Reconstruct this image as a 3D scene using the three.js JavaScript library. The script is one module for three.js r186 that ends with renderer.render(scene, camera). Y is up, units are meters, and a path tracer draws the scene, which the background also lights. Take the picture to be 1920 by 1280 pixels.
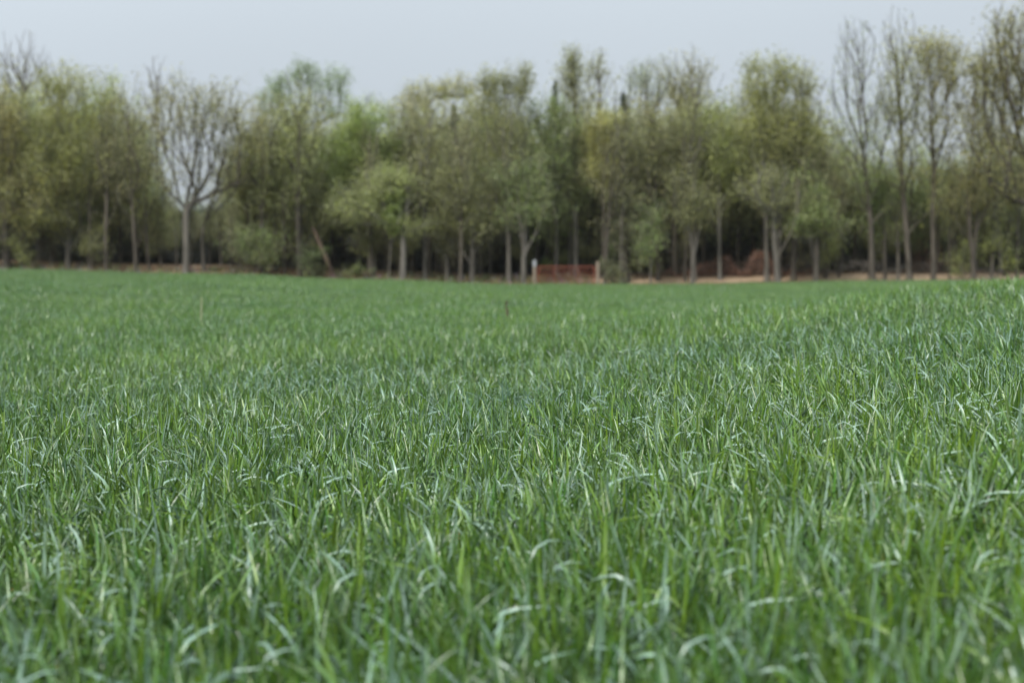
import * as THREE from 'three';

// ------------------------------------------------------------------ camera, sky, sun, exposure
const scene = new THREE.Scene();
const FPX = 2667, YH = 505, EYE = 1.06;                 // 50 mm lens on a 36 x 24 mm frame, eye height over the soil
const PITCH = Math.atan((640 - YH) / FPX);
const camera = new THREE.PerspectiveCamera(2 * Math.atan(640 / FPX) * 180 / Math.PI, 1024 / 682, 0.05, 3000);
camera.filmGauge = 36;
camera.position.set(0, EYE, 0);
camera.rotation.x = -PITCH;
camera.focus = 7.0;
camera.userData.fStop = 1.9;
camera.updateProjectionMatrix();
scene.add(camera);

const renderer = new THREE.WebGLRenderer({ antialias: true });
renderer.toneMapping = THREE.LinearToneMapping;
renderer.toneMappingExposure = 2.25;
renderer.shadowMap.enabled = true;

const SUN = new THREE.Vector3(-0.48, 0.72, 0.48).normalize();
{ // rain-grey overcast sky: even in view, raised much brighter overhead to light field and wood
  const w = 512, h = 256, data = new Float32Array(w * h * 4);
  for (let j = 0; j < h; j++) for (let i = 0; i < w; i++) {
    const el = ((j + 0.5) / h - 0.5) * Math.PI, az = (i / w) * 2 * Math.PI;
    const s = Math.max(0, Math.sin(el));
    const cx = Math.cos(az) * Math.cos(el), cz = Math.sin(az) * Math.cos(el);
    const cloud = 1 + 0.05 * Math.sin(cx * 5.1 + 1.7 * s * 6 + 0.6) * Math.sin(cz * 4.3 + s * 7) + 0.02 * Math.sin(cx * 11 + cz * 7 + s * 13);
    const l = 0.43 * (1 + 2.8 * Math.pow(s, 1.6) + 0.06 * Math.exp(-s * 7)) * cloud;
    const o = (j * w + i) * 4, k = 1 - 0.25 * Math.exp(-s * 9);
    data[o] = 0.55 * l; data[o + 1] = 0.615 * l; data[o + 2] = (0.695 - 0.02 * k) * l; data[o + 3] = 1;
    if (el < 0) { data[o] = 0.2; data[o + 1] = 0.24; data[o + 2] = 0.2; }
  }
  const t = new THREE.DataTexture(data, w, h, THREE.RGBAFormat, THREE.FloatType);
  t.mapping = THREE.EquirectangularReflectionMapping; t.magFilter = THREE.LinearFilter; t.minFilter = THREE.LinearFilter; t.needsUpdate = true;
  scene.background = t; scene.environment = t;
}
const sun = new THREE.DirectionalLight(new THREE.Color(1.0, 0.96, 0.9), 1.5);
sun.position.copy(SUN).multiplyScalar(200);
sun.target.position.set(0, 0, -50);
sun.castShadow = true; sun.shadow.radius = 40;
Object.assign(sun.shadow.camera, { left: -120, right: 120, top: 120, bottom: -120, near: 1, far: 600 });
sun.shadow.mapSize.set(2048, 2048);
scene.add(sun, sun.target);

// ------------------------------------------------------------------ helpers
function rng(seed) { let a = seed >>> 0; return () => { a = (a + 0x6D2B79F5) >>> 0; let t = a; t = Math.imul(t ^ (t >>> 15), t | 1); t ^= t + Math.imul(t ^ (t >>> 7), t | 61); return ((t ^ (t >>> 14)) >>> 0) / 4294967296; }; }
const lerp = (a, b, t) => a + (b - a) * t, clamp = (x, a, b) => Math.min(b, Math.max(a, x));
const sst = (a, b, x) => { const t = clamp((x - a) / (b - a), 0, 1); return t * t * (3 - 2 * t); };
function hash2(i, j) { let n = Math.imul(i, 374761393) + Math.imul(j, 668265263); n = Math.imul(n ^ (n >>> 13), 1274126177); return ((n ^ (n >>> 16)) >>> 0) / 4294967296; }
function noise2(x, y) { const i = Math.floor(x), j = Math.floor(y), u = x - i, v = y - j, a = u * u * (3 - 2 * u), b = v * v * (3 - 2 * v); return lerp(lerp(hash2(i, j), hash2(i + 1, j), a), lerp(hash2(i, j + 1), hash2(i + 1, j + 1), a), b) * 2 - 1; }
function curve(pts, x) { if (x <= pts[0][0]) return pts[0][1]; for (let i = 1; i < pts.length; i++) if (x <= pts[i][0]) { const t = (x - pts[i - 1][0]) / (pts[i][0] - pts[i - 1][0]); return lerp(pts[i - 1][1], pts[i][1], t * t * (3 - 2 * t)); } return pts[pts.length - 1][1]; }

const EDGE = 100;                                        // the field ends 100 m away
function groundAt(x, z) {
  const d = -z;
  const far = curve([[-60, 1.15], [-36, 0.80], [-22, 0.48], [-10, 0.04], [0, -0.20], [10, -0.22], [36, 0.02], [60, 0.3]], x * EDGE / Math.max(d, 40)) * sst(14, EDGE, d);
  const tilt = (x > 0 ? 0.112 * Math.min(x, 9) : 0.018 * Math.max(x, -9)) * sst(0, 5, d) * (1 - sst(14, 33, d));
  const dip = -0.16 * sst(16, 31, d) * (1 - sst(40, 80, d)) * sst(-2, 6, x);
  const roll = d > 0 ? 0.06 * noise2(x * 0.09 + 3, d * 0.06) * sst(10, 40, d) + 0.07 * Math.sin(d * 0.16 + x * 0.03) * sst(16, 34, d) * (1 - sst(60, 95, d)) : 0;
  const bank = (0.9 + 0.08 * noise2(x * 0.05, 9)) * sst(EDGE + 0.5, EDGE + 7.5, d) + 1.1 * sst(EDGE + 10, EDGE + 90, d);
  return far + tilt + dip + roll + bank;
}
function ray(px, py, d) {                                // world point on the sight line of a pixel of the photograph at d metres ahead
  const u = (px - 960) / FPX, v = (640 - py) / FPX, c = Math.cos(PITCH), s = Math.sin(PITCH);
  const y = v * c - s, z = -c - v * s, k = d / -z;
  return new THREE.Vector3(u * k, EYE + y * k, -d);
}
const used = {};
function numbered(name) { const n = used[name] = (used[name] ?? -1) + 1; return n ? `${name}_${String(n).padStart(3, '0')}` : name; }
function tag(o, label, category, group, kind) { if (label) o.userData.label = label; if (category) o.userData.category = category; if (group) o.userData.group = group; if (kind) o.userData.kind = kind; return o; }
function shade(o) { o.castShadow = true; o.receiveShadow = true; return o; }
function thing(name, label, category, pos, group) { const g = new THREE.Group(); g.name = numbered(name); g.position.copy(pos); tag(g, label, category, group); scene.add(g); return g; }

class Buf {
  constructor() { this.p = []; this.c = []; this.i = []; this.uv = []; this.colored = false; }
  v(x, y, z, c) { this.p.push(x, y, z); if (c) { this.colored = true; this.c.push(c[0], c[1], c[2]); } return this.p.length / 3 - 1; }
  t(a, b, c) { this.i.push(a, b, c); }
  geo() {
    const g = new THREE.BufferGeometry();
    g.setAttribute('position', new THREE.BufferAttribute(new Float32Array(this.p), 3));
    if (this.colored) g.setAttribute('color', new THREE.BufferAttribute(new Float32Array(this.c), 3));
    if (this.uv.length) g.setAttribute('uv', new THREE.BufferAttribute(new Float32Array(this.uv), 2));
    g.setIndex(this.p.length / 3 > 65535 ? new THREE.BufferAttribute(new Uint32Array(this.i), 1) : new THREE.BufferAttribute(new Uint16Array(this.i), 1));
    g.computeVertexNormals();
    return g;
  }
  mesh(name, mat, parent) { const m = shade(new THREE.Mesh(this.geo(), mat)); m.name = name; (parent ?? scene).add(m); return m; }
}
const V = (x, y, z) => new THREE.Vector3(x, y, z);
function tube(b, pts, radii, sides = 6, cap = true, mottle = null) {
  const n = pts.length; if (n < 2) return;
  const t = new THREE.Vector3(), u = new THREE.Vector3(), w = new THREE.Vector3(); let prev = null;
  for (let k = 0; k < n; k++) {
    t.subVectors(pts[Math.min(n - 1, k + 1)], pts[Math.max(0, k - 1)]).normalize();
    if (!prev) u.set(Math.abs(t.y) > 0.9 ? 1 : 0, Math.abs(t.y) > 0.9 ? 0 : 1, 0).cross(t).normalize();
    else u.copy(prev).addScaledVector(t, -prev.dot(t)).normalize();
    prev = u.clone(); w.crossVectors(t, u);
    for (let s = 0; s < sides; s++) { const a = s / sides * 2 * Math.PI, cs = Math.cos(a) * radii[k], sn = Math.sin(a) * radii[k], mt = mottle ? 0.55 + 0.9 * mottle() : 0; b.v(pts[k].x + u.x * cs + w.x * sn, pts[k].y + u.y * cs + w.y * sn, pts[k].z + u.z * cs + w.z * sn, mottle ? [mt, mt * 0.98, mt * 0.94] : null); }
  }
  const o = b.p.length / 3 - n * sides;
  for (let k = 0; k < n - 1; k++) for (let s = 0; s < sides; s++) { const a = o + k * sides + s, c = o + k * sides + (s + 1) % sides; b.t(a, c, a + sides); b.t(c, c + sides, a + sides); }
  if (cap) { const e = o + (n - 1) * sides; for (let s = 1; s < sides - 1; s++) b.t(e, e + s, e + s + 1); }
}
function leafQuad(b, R, x, y, z, s, c, flat = 0) {
  const a = R() * 6.2832, e = (R() - 0.5) * Math.PI * (1 - flat), ce = Math.cos(e), dx = Math.cos(a) * ce, dy = Math.sin(e), dz = Math.sin(a) * ce;
  let ux = -dz, uy = (R() - 0.5) * 1.2, uz = dx; const l = Math.hypot(ux, uy, uz) || 1, w = s * (0.35 + R() * 0.2) / l; ux *= w; uy *= w; uz *= w;
  const h = s * 0.5, p = b.v(x - dx * h, y - dy * h, z - dz * h, c), q = b.v(x + ux, y + uy, z + uz, c), r = b.v(x + dx * h, y + dy * h, z + dz * h, c), t = b.v(x - ux, y - uy, z - uz, c);
  b.t(p, q, r); b.t(p, r, t);
}
function grainTexture(size, fn, srgb = true) {
  const d = new Uint8Array(size * size * 4);
  for (let j = 0; j < size; j++) for (let i = 0; i < size; i++) { const c = fn(i, j), o = (j * size + i) * 4; d[o] = clamp(c[0], 0, 1) * 255; d[o + 1] = clamp(c[1], 0, 1) * 255; d[o + 2] = clamp(c[2], 0, 1) * 255; d[o + 3] = 255; }
  const t = new THREE.DataTexture(d, size, size, THREE.RGBAFormat); t.wrapS = t.wrapT = THREE.RepeatWrapping; t.magFilter = THREE.LinearFilter; t.minFilter = THREE.LinearFilter; if (srgb) t.colorSpace = THREE.SRGBColorSpace; t.needsUpdate = true; return t;
}
const tileNoise = (i, j, size, cells, seed) => { const s = cells / size, x = i * s, y = j * s, a = Math.floor(x), b = Math.floor(y), u = x - a, v = y - b, m = (k) => ((k % cells) + cells) % cells, f = (p, q) => hash2(m(p) + seed * 131, m(q) + seed * 57); const uu = u * u * (3 - 2 * u), vv = v * v * (3 - 2 * v); return lerp(lerp(f(a, b), f(a + 1, b), uu), lerp(f(a, b + 1), f(a + 1, b + 1), uu), vv); };
const fbm = (i, j, size, c0, seed) => 0.5 * tileNoise(i, j, size, c0, seed) + 0.28 * tileNoise(i, j, size, c0 * 2, seed + 1) + 0.14 * tileNoise(i, j, size, c0 * 4, seed + 2) + 0.08 * tileNoise(i, j, size, c0 * 8, seed + 3);

// ------------------------------------------------------------------ materials
const std = (r, g, b, rough = 0.9, more = {}) => new THREE.MeshStandardMaterial({ color: new THREE.Color().setRGB(r, g, b), roughness: rough, side: THREE.DoubleSide, vertexColors: true, ...more });
const soilTex = grainTexture(256, (i, j) => { const n = fbm(i, j, 256, 8, 3); return [0.27 + 0.2 * n, 0.21 + 0.17 * n, 0.15 + 0.13 * n]; });
const litterTex = grainTexture(256, (i, j) => { const n = fbm(i, j, 256, 16, 7), g = fbm(i, j, 256, 32, 17) - 0.5; return [0.24 + 0.28 * n + 0.2 * g, 0.19 + 0.22 * n + 0.12 * g, 0.14 + 0.15 * n]; });
const trackTex = grainTexture(256, (i, j) => { const n = fbm(i, j, 256, 16, 23), g = fbm(i, j, 256, 32, 29) - 0.5; return [0.64 + 0.34 * (n - 0.5) + 0.3 * g, 0.55 + 0.32 * (n - 0.5) + 0.26 * g, 0.45 + 0.28 * (n - 0.5) + 0.2 * g]; });
const M = {
  soil: std(1, 1, 1, 0.95, { map: soilTex }), litter: std(1, 1, 1, 0.95, { map: litterTex }), track: std(1, 1, 1, 0.95, { map: trackTex }), dryEarth: std(0.6, 0.55, 0.5, 0.95, { map: trackTex }),
  barkPale: std(0.17, 0.158, 0.138, 0.9), barkGrey: std(0.11, 0.1, 0.085, 0.9), barkBrown: std(0.08, 0.069, 0.055, 0.92), barkDark: std(0.065, 0.056, 0.045, 0.92), barkRed: std(0.115, 0.08, 0.06, 0.92),
  leaf: new THREE.MeshPhysicalMaterial({ color: 0xffffff, vertexColors: true, roughness: 0.95, transmission: 0.48, thickness: 0, side: THREE.DoubleSide }),
  needle: new THREE.MeshStandardMaterial({ color: 0xffffff, vertexColors: true, roughness: 0.8, side: THREE.DoubleSide }),
  wheat: new THREE.MeshPhysicalMaterial({ color: 0xffffff, vertexColors: true, roughness: 0.5, ior: 1.5, clearcoat: 0.9, clearcoatRoughness: 0.28, sheen: 0.5, sheenColor: new THREE.Color().setRGB(0.62, 0.86, 0.95), sheenRoughness: 0.4, side: THREE.DoubleSide }),
  gateRed: std(0.27, 0.075, 0.042, 0.6), twig: std(0.16, 0.14, 0.112, 0.92), postWood: std(0.24, 0.19, 0.14, 0.9), white: std(0.3, 0.31, 0.32, 0.6), stake: std(0.34, 0.34, 0.22, 0.85), weed: std(0.09, 0.06, 0.035, 0.9), deadWood: std(0.24, 0.215, 0.185, 0.9),
};

// ------------------------------------------------------------------ the ground
function sheet(name, xs, ds, mat, lift, uvScale) {
  const b = new Buf(), nx = xs.length;
  ds.forEach((d) => xs.forEach((x0) => { const x = typeof x0 === 'function' ? x0(d) : x0; b.v(x, groundAt(x, -d) + lift, -d); b.uv.push(x / uvScale, d / uvScale); }));
  for (let j = 0; j < ds.length - 1; j++) for (let i = 0; i < nx - 1; i++) { const a = j * nx + i; b.t(a, a + 1, a + nx); b.t(a + 1, a + nx + 1, a + nx); }
  return b.mesh(name, mat);
}
const spread = []; for (let i = -60; i <= 60; i++) spread.push(Math.sign(i) * (Math.abs(i) * 0.5 + Math.pow(Math.abs(i) / 60, 3) * 900));
const depths = []; for (let d = -900; d < -20; d += 110) depths.push(d); for (let d = -20; d < 40; d += 1) depths.push(d); for (let d = 40; d < 125; d += 1.5) depths.push(d); for (let d = 125; d < 1400; d *= 1.12) depths.push(d);
tag(sheet('ground', spread, depths, M.soil, 0, 1.3), 'brown soil under the green crop', 'ground', null, 'structure');
{
  const xs = []; for (let x = -110; x <= 110; x += 2) xs.push(x);
  const ds = []; for (let d = EDGE + 0.4; d < 124; d += 0.9) ds.push(d); for (let d = 124; d < 260; d += 8) ds.push(d);
  tag(sheet('forest_floor', xs, ds, M.litter, 0.02, 1.7), 'brown leaf litter on the floor of the wood', 'forest floor', null, 'structure');
  const strip = (name, px0, px1, d0, d1, label, seed, mat) => {
    const x0 = (px0 - 960) / FPX * EDGE, x1 = (px1 - 960) / FPX * EDGE, b = new Buf(), n = 80, m = 8;
    for (let i = 0; i <= n; i++) for (let j = 0; j <= m; j++) { const x = lerp(x0, x1, i / n), w = sst(0, 0.12, i / n) * sst(0, 0.06, 1 - i / n), mid = (d0 + d1) / 2 + noise2(x * 0.15, seed) * 0.2, hw = (d1 - d0) / 2 * (0.25 + 0.75 * w) + noise2(x * 0.7, seed + 5) * 0.15, d = mid + (j / m * 2 - 1) * hw; b.v(x, groundAt(x, -d) + 0.04, -d); b.uv.push(x / 1.9, d / 1.9); }
    for (let i = 0; i < n; i++) for (let j = 0; j < m; j++) { const a = i * (m + 1) + j; b.t(a, a + m + 1, a + 1); b.t(a + 1, a + m + 1, a + m + 2); }
    tag(b.mesh(name, mat), label, 'path', null, 'structure');
  };
  strip('dirt_path', 1080, 2100, 102.9, 105.2, 'pale tan dirt track along the right edge of the field', 31, M.track);
  strip('dirt_path_001', 225, 640, 102.0, 103.6, 'thin strip of dry tan earth below the forked pale tree', 47, M.dryEarth);
}

// ------------------------------------------------------------------ trees
// A skeleton grows from the stems to target points spread through the crown; thickness follows the number of twigs carried.
function buildTree(parent, cfg, R) {
  const N = [], add = (p, par, stem = false) => { N.push({ p, par, kids: [], load: 0, stem, r: 0 }); if (par >= 0) N[par].kids.push(N.length - 1); return N.length - 1; };
  cfg.stems.forEach((st) => {
    let at;
    st.forEach((q, k) => {
      if (k === 0) { if (!N.length) { at = add(q.clone(), -1, true); return; } let best = 0, bd = 1e9; N.forEach((n, i) => { const dd = n.p.distanceTo(q); if (dd < bd) { bd = dd; best = i; } }); at = best; return; }
      const a = N[at].p.clone(), L = a.distanceTo(q), s = Math.max(1, Math.round(L / 0.7));
      for (let j = 1; j <= s; j++) { const p = a.clone().lerp(q, j / s); if (j < s || k < st.length - 1) { p.x += (R() - 0.5) * 0.07; p.z += (R() - 0.5) * 0.07; } at = add(p, at, true); }
    });
  });
  const T = [];
  cfg.lobes.forEach(([c, rx, ry, n, bare]) => { for (let k = 0; k < n; k++) { let x, y, z; const ga = () => (R() + R() + R() - 1.5) * 1.26; do { x = ga(); y = ga(); z = ga(); } while (x * x + y * y + z * z > 2.2); T.push({ p: V(c.x + x * rx, c.y + y * ry, c.z + z * rx * (cfg.deep ?? 0.85)), bare: bare ?? 0 }); } });
  T.forEach((t) => { if (R() < 0.3) { const o = T[Math.floor(R() * T.length)]; t.p.lerp(o.p, 0.15 + 0.5 * R()); } });   // stray sprays that tie the lobes of a crown together
  const base = N[0].p, mid = (t) => Math.hypot(t.p.x - base.x, t.p.z - base.z) + (t.p.y - base.y) * 0.6;
  T.sort((a, b) => mid(a) - mid(b));
  const rise = cfg.rise ?? 1.15;
  T.forEach((t) => {
    let best = 0, bc = 1e9;
    for (let i = 2; i < N.length; i++) { const p = N[i].p, hd = Math.hypot(t.p.x - p.x, t.p.z - p.z), dy = t.p.y - p.y, dist = Math.hypot(hd, dy), c = dist + 1.4 * Math.max(0, hd * rise - dy) + (N[i].kids.length > 2 ? 0.8 : 0); if (c < bc) { bc = c; best = i; } }
    const a = N[best].p, L = a.distanceTo(t.p), s = Math.max(1, Math.ceil(L / 0.75)), ctl = a.clone().lerp(t.p, 0.5); ctl.y -= L * 0.10; ctl.x += (R() - 0.5) * L * 0.14; ctl.z += (R() - 0.5) * L * 0.14;
    let at = best;
    for (let j = 1; j <= s; j++) { const f = j / s, p = a.clone().multiplyScalar((1 - f) * (1 - f)).addScaledVector(ctl, 2 * f * (1 - f)).addScaledVector(t.p, f * f); at = add(p, at); }
    t.node = at; N[at].load += 1;
  });
  for (let i = N.length - 1; i > 0; i--) { if (!N[i].kids.length && N[i].load === 0) N[i].load = 1; N[N[i].par].load += N[i].load; }
  for (let it = 0; it < 4; it++) for (let i = 1; i < N.length; i++) {         // ease the kinks out of the boughs
    const n = N[i]; if (!n.kids.length) continue; let b = n.kids[0]; n.kids.forEach((c) => { if (N[c].load > N[b].load) b = c; });
    n.p.lerp(N[n.par].p.clone().add(N[b].p).multiplyScalar(0.5), n.stem ? 0.25 : 0.5);
  }
  const EX = 2.35, r0 = cfg.R / Math.pow(Math.max(1, N[0].load), 1 / EX);
  N.forEach((n) => { n.r = Math.max(cfg.twig ?? 0.012, r0 * Math.pow(Math.max(n.load, 0.6), 1 / EX)); });
  // chains: follow the heaviest child; the others start chains of their own
  const chain = (i0, first) => { const pts = [], rad = [], side = []; if (first >= 0) { pts.push(N[first].p); rad.push(Math.min(N[first].r, N[i0].r * 1.25)); } let i = i0; for (;;) { pts.push(N[i].p); rad.push(N[i].r); const k = N[i].kids; if (!k.length) break; let b = k[0]; k.forEach((c) => { if (N[c].load + (N[c].stem ? 1e4 : 0) > N[b].load + (N[b].stem ? 1e4 : 0)) b = c; }); k.forEach((c) => { if (c !== b) side.push([c, i]); }); i = b; } return { pts, rad, side }; };
  const whole = (b, c0, from) => { const stack = [[c0, from]]; while (stack.length) { const [c, f] = stack.pop(), ch = chain(c, f); tube(b, ch.pts, ch.rad, ch.rad[0] > 0.06 ? 5 : 3, false); ch.side.forEach((s) => stack.push(s)); } };
  const main = chain(0, -1), tb = new Buf();
  main.rad[0] *= 1.6; if (main.rad.length > 2) main.rad[1] *= 1.12;
  tube(tb, main.pts, main.rad, 9, true, R);
  const trunk = tb.mesh('trunk', cfg.bark, parent);
  const twigs = new Buf();
  main.side.forEach(([c, f]) => { if (N[c].load >= Math.max(10, N[0].load * 0.045)) { const b = new Buf(); whole(b, c, f); b.mesh('limb', cfg.limbBark ?? cfg.bark, trunk); } else whole(twigs, c, f); });
  if (twigs.i.length) twigs.mesh('twigs', cfg.twigBark ?? M.twig, parent).userData.kind = 'stuff';
  const lf = cfg.leaf, cb = new Buf();
  if (lf && lf.n > 0) {
    const c0 = lf.c, c1 = lf.c2 ?? lf.c, sp = lf.spread ?? 0.5;
    const tuft = (p, k, spr, tone, mixTo) => {
      for (let j = 0; j < k; j++) {
        const q = R() * 6.2832, e = Math.acos(2 * R() - 1), rr = spr * Math.pow(R(), 0.6), g = tone * (0.75 + 0.5 * R()), mm = clamp(mixTo + (R() - 0.5) * 0.5, 0, 1);
        leafQuad(cb, R, p.x + Math.cos(q) * Math.sin(e) * rr, p.y + Math.cos(e) * rr * 0.85, p.z + Math.sin(q) * Math.sin(e) * rr, lf.s * (0.55 + 0.9 * R()), [lerp(c0[0], c1[0], mm) * g, lerp(c0[1], c1[1], mm) * g, lerp(c0[2], c1[2], mm) * g], lf.flat ?? 0.3);
      }
    };
    T.forEach((t) => {                                   // tufts at the twig ends, looser ones back along the twig
      const k = lf.n * (0.3 + 1.4 * R()) * (1 - t.bare), tone = 0.62 + 0.95 * R() * R() + 0.25 * R(), mixTo = R();
      tuft(t.p, Math.round(k * 0.62), sp, tone, mixTo);
      let i = N[t.node].par, m = 0; while (i > 0 && !N[i].stem && m < 2) { tuft(N[i].p, Math.round(k * 0.22), sp * 0.7, tone, mixTo); i = N[i].par; m++; }
    });
    if (cb.i.length) cb.mesh('crown', lf.mat ?? M.leaf, parent).userData.kind = 'stuff';
  }
  return parent;
}
// base colours of the young foliage
const C = { olive: [0.155, 0.165, 0.06], yellow: [0.205, 0.21, 0.055], lime: [0.16, 0.24, 0.06], fresh: [0.11, 0.19, 0.055], grey: [0.175, 0.18, 0.11], taupe: [0.185, 0.16, 0.115], rust: [0.185, 0.15, 0.06], bluish: [0.10, 0.155, 0.085], tan: [0.29, 0.26, 0.12], dark: [0.04, 0.06, 0.03], deep: [0.05, 0.056, 0.026], spring: [0.205, 0.245, 0.075] };
for (const k in C) if (k !== 'dark') C[k] = C[k].map((x, i) => lerp(x, [0.175, 0.178, 0.085][i], k === 'deep' ? 0.05 : 0.3) * [1.74, 1.74, 1.2][i]);
const LF = (c, c2, n, s = 0.13, spread = 0.85) => ({ c: C[c], c2: C[c2], n: n * 1.75, s, spread });
let seed = 100;
// stems and crown lobes are measured in the photograph's pixels at the tree's distance: stems [[px, py], ...], lobes [px, py, rx, ry, targets, bareness]
function tree(name, label, px, d, stems, lobes, opt) {
  const R = rng(seed++), foot = ray(px, 500, d); foot.y = groundAt(foot.x, -d) - 0.06;
  const g = thing(name, label, 'tree', foot, 'trees along the edge of the wood'), k = d / FPX;
  const loc = ([x, y], first, jit) => { const p = ray(x, y, d).sub(foot); if (first) p.y = 0; p.z += jit; return p; };
  const st = stems.map((s, n) => { const lean = (R() - 0.5) * 1.6; return s.map((q, i) => loc(q, n === 0 && i === 0, n === 0 && i === 0 ? 0 : lean * (i / s.length) * (n ? 1.6 : 0.5))); });
  const lb = lobes.map(([x, y, rx, ry, n, bare]) => [loc([x, y], false, (R() - 0.5) * rx * k * 0.9), rx * k, ry * k, n, bare]);
  const low = opt.skirt ?? (d < 112 && opt.R > 0.12 ? 1 : 0);                 // low side boughs and suckers round the stem
  if (low) for (const [dx, y, n] of [[-22, 325, 22], [24, 365, 14]]) lb.push([loc([px + dx + (R() - 0.5) * 30, y], false, (R() - 0.5) * 1.5), 34 * k, 24 * k, Math.round(n * low), 0.25]);
  return buildTree(g, { stems: st, lobes: lb, bark: M.barkGrey, R: 0.2, ...opt }, R);
}
const straight = (px, top, lean = 0) => [[px, 520], [px + lean * 0.4, lerp(520, top, 0.4)], [px + lean, top]];

// --- left third
tree('oak_tree', 'rust brown oak crown cut off by the left edge', 12, 103, [straight(12, 230, -10)], [[0, 270, 75, 70, 150], [-40, 340, 80, 60, 90], [60, 380, 60, 50, 70], [10, 200, 45, 35, 60]], { R: 0.26, bark: M.barkDark, leaf: LF('rust', 'olive', 26) });
tree('bare_tree', 'leafless grey treetop rising above the far left crowns', 38, 124, [straight(40, 110, 4)], [[38, 112, 62, 42, 170, 0.9], [-10, 150, 45, 50, 70, 0.9], [110, 150, 35, 35, 50, 0.85]], { R: 0.2, bark: M.barkGrey, leaf: LF('taupe', 'grey', 4), twig: 0.011 });
tree('maple_tree', 'full yellow green crown over a pale slim trunk near left edge', 127, 104, [straight(127, 200, 5)], [[130, 230, 75, 90, 190], [165, 300, 55, 60, 90], [80, 330, 60, 55, 90], [120, 160, 50, 30, 60], [110, 410, 75, 30, 60]], { R: 0.17, bark: M.barkGrey, leaf: LF('yellow', 'olive', 26) });
tree('maple_tree', 'lighter yellow green crown just left of the grey brown budding tree', 205, 112, [straight(200, 190, 8)], [[205, 190, 50, 45, 110], [195, 270, 55, 70, 120], [230, 350, 50, 60, 80]], { R: 0.18, bark: M.barkBrown, leaf: LF('yellow', 'lime', 22) });
tree('budding_tree', 'grey brown budding tree left of the forked pale tree', 262, 106, [straight(255, 220, 0)], [[255, 240, 55, 70, 150, 0.2], [240, 340, 65, 50, 100], [285, 400, 45, 35, 50]], { R: 0.17, bark: M.barkBrown, leaf: LF('taupe', 'olive', 19) });
tree('bare_tree', 'small bare grey treetop behind the forked pale tree', 292, 126, [straight(292, 150, 2)], [[292, 155, 28, 38, 90, 0.92], [320, 190, 30, 30, 40, 0.9]], { R: 0.15, bark: M.barkGrey, leaf: LF('taupe', 'grey', 4), twig: 0.015 });
tree('forked_tree', 'forked tree with pale trunk and sky showing through its airy crown', 348, 101.5, [[[348, 520], [349, 430], [346, 375], [362, 330], [368, 270], [350, 200]], [[347, 390], [390, 330], [415, 270], [430, 200]], [[362, 320], [330, 280], [310, 230]]], [[360, 190, 75, 45, 150, 0.2], [430, 210, 60, 40, 110, 0.2], [310, 230, 40, 45, 70, 0.4], [470, 265, 35, 45, 60, 0.2], [345, 285, 60, 45, 120, 0.82], [440, 310, 45, 45, 80, 0.7], [390, 330, 45, 35, 40, 0.8]], { R: 0.23, bark: M.barkGrey, limbBark: M.barkBrown, leaf: LF('taupe', 'olive', 17), twig: 0.014 });
tree('leaning_tree', 'pale bent stem leaning right beside the forked pale tree', 372, 104, [[[382, 520], [378, 430], [388, 395], [412, 350], [420, 300]]], [[430, 270, 40, 50, 60, 0.3], [470, 320, 45, 30, 45, 0.2]], { R: 0.13, bark: M.barkGrey, leaf: LF('taupe', 'grey', 12) });
tree('maple_tree', 'dull olive crown with brownish cap right of the forked tree', 470, 107, [straight(462, 220, 10)], [[485, 240, 35, 45, 90], [470, 330, 45, 60, 90], [500, 400, 45, 40, 60]], { R: 0.15, bark: M.barkBrown, leaf: LF('rust', 'olive', 20) });
tree('tall_ash_tree', 'airy bluish green treetop standing highest left of centre', 575, 135, [[[575, 520], [575, 300], [560, 170]], [[575, 280], [625, 160]]], [[530, 150, 22, 26, 50], [568, 135, 24, 24, 60], [600, 160, 22, 24, 45], [637, 150, 22, 28, 60], [505, 190, 30, 26, 60], [525, 170, 26, 24, 40], [650, 200, 40, 26, 50], [580, 215, 60, 20, 60, 0.3], [690, 190, 25, 20, 20, 0.4]], { R: 0.2, bark: M.barkGrey, leaf: LF('bluish', 'fresh', 16), twig: 0.014 });
tree('young_tree', 'low pale green sapling with spreading boughs left of the leaning dead trunk', 478, 102, [straight(478, 440, 0)], [[480, 440, 40, 14, 40], [465, 470, 35, 20, 35], [505, 480, 25, 18, 20]], { R: 0.07, bark: M.barkBrown, leaf: LF('grey', 'fresh', 20) });
tree('maple_tree', 'olive crown above the leaning dead trunk', 566, 105, [straight(566, 230, -4)], [[565, 225, 55, 45, 130], [550, 310, 55, 55, 110], [590, 390, 60, 45, 90], [545, 450, 40, 35, 40]], { R: 0.19, bark: M.barkDark, leaf: LF('olive', 'grey', 22) });
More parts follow.
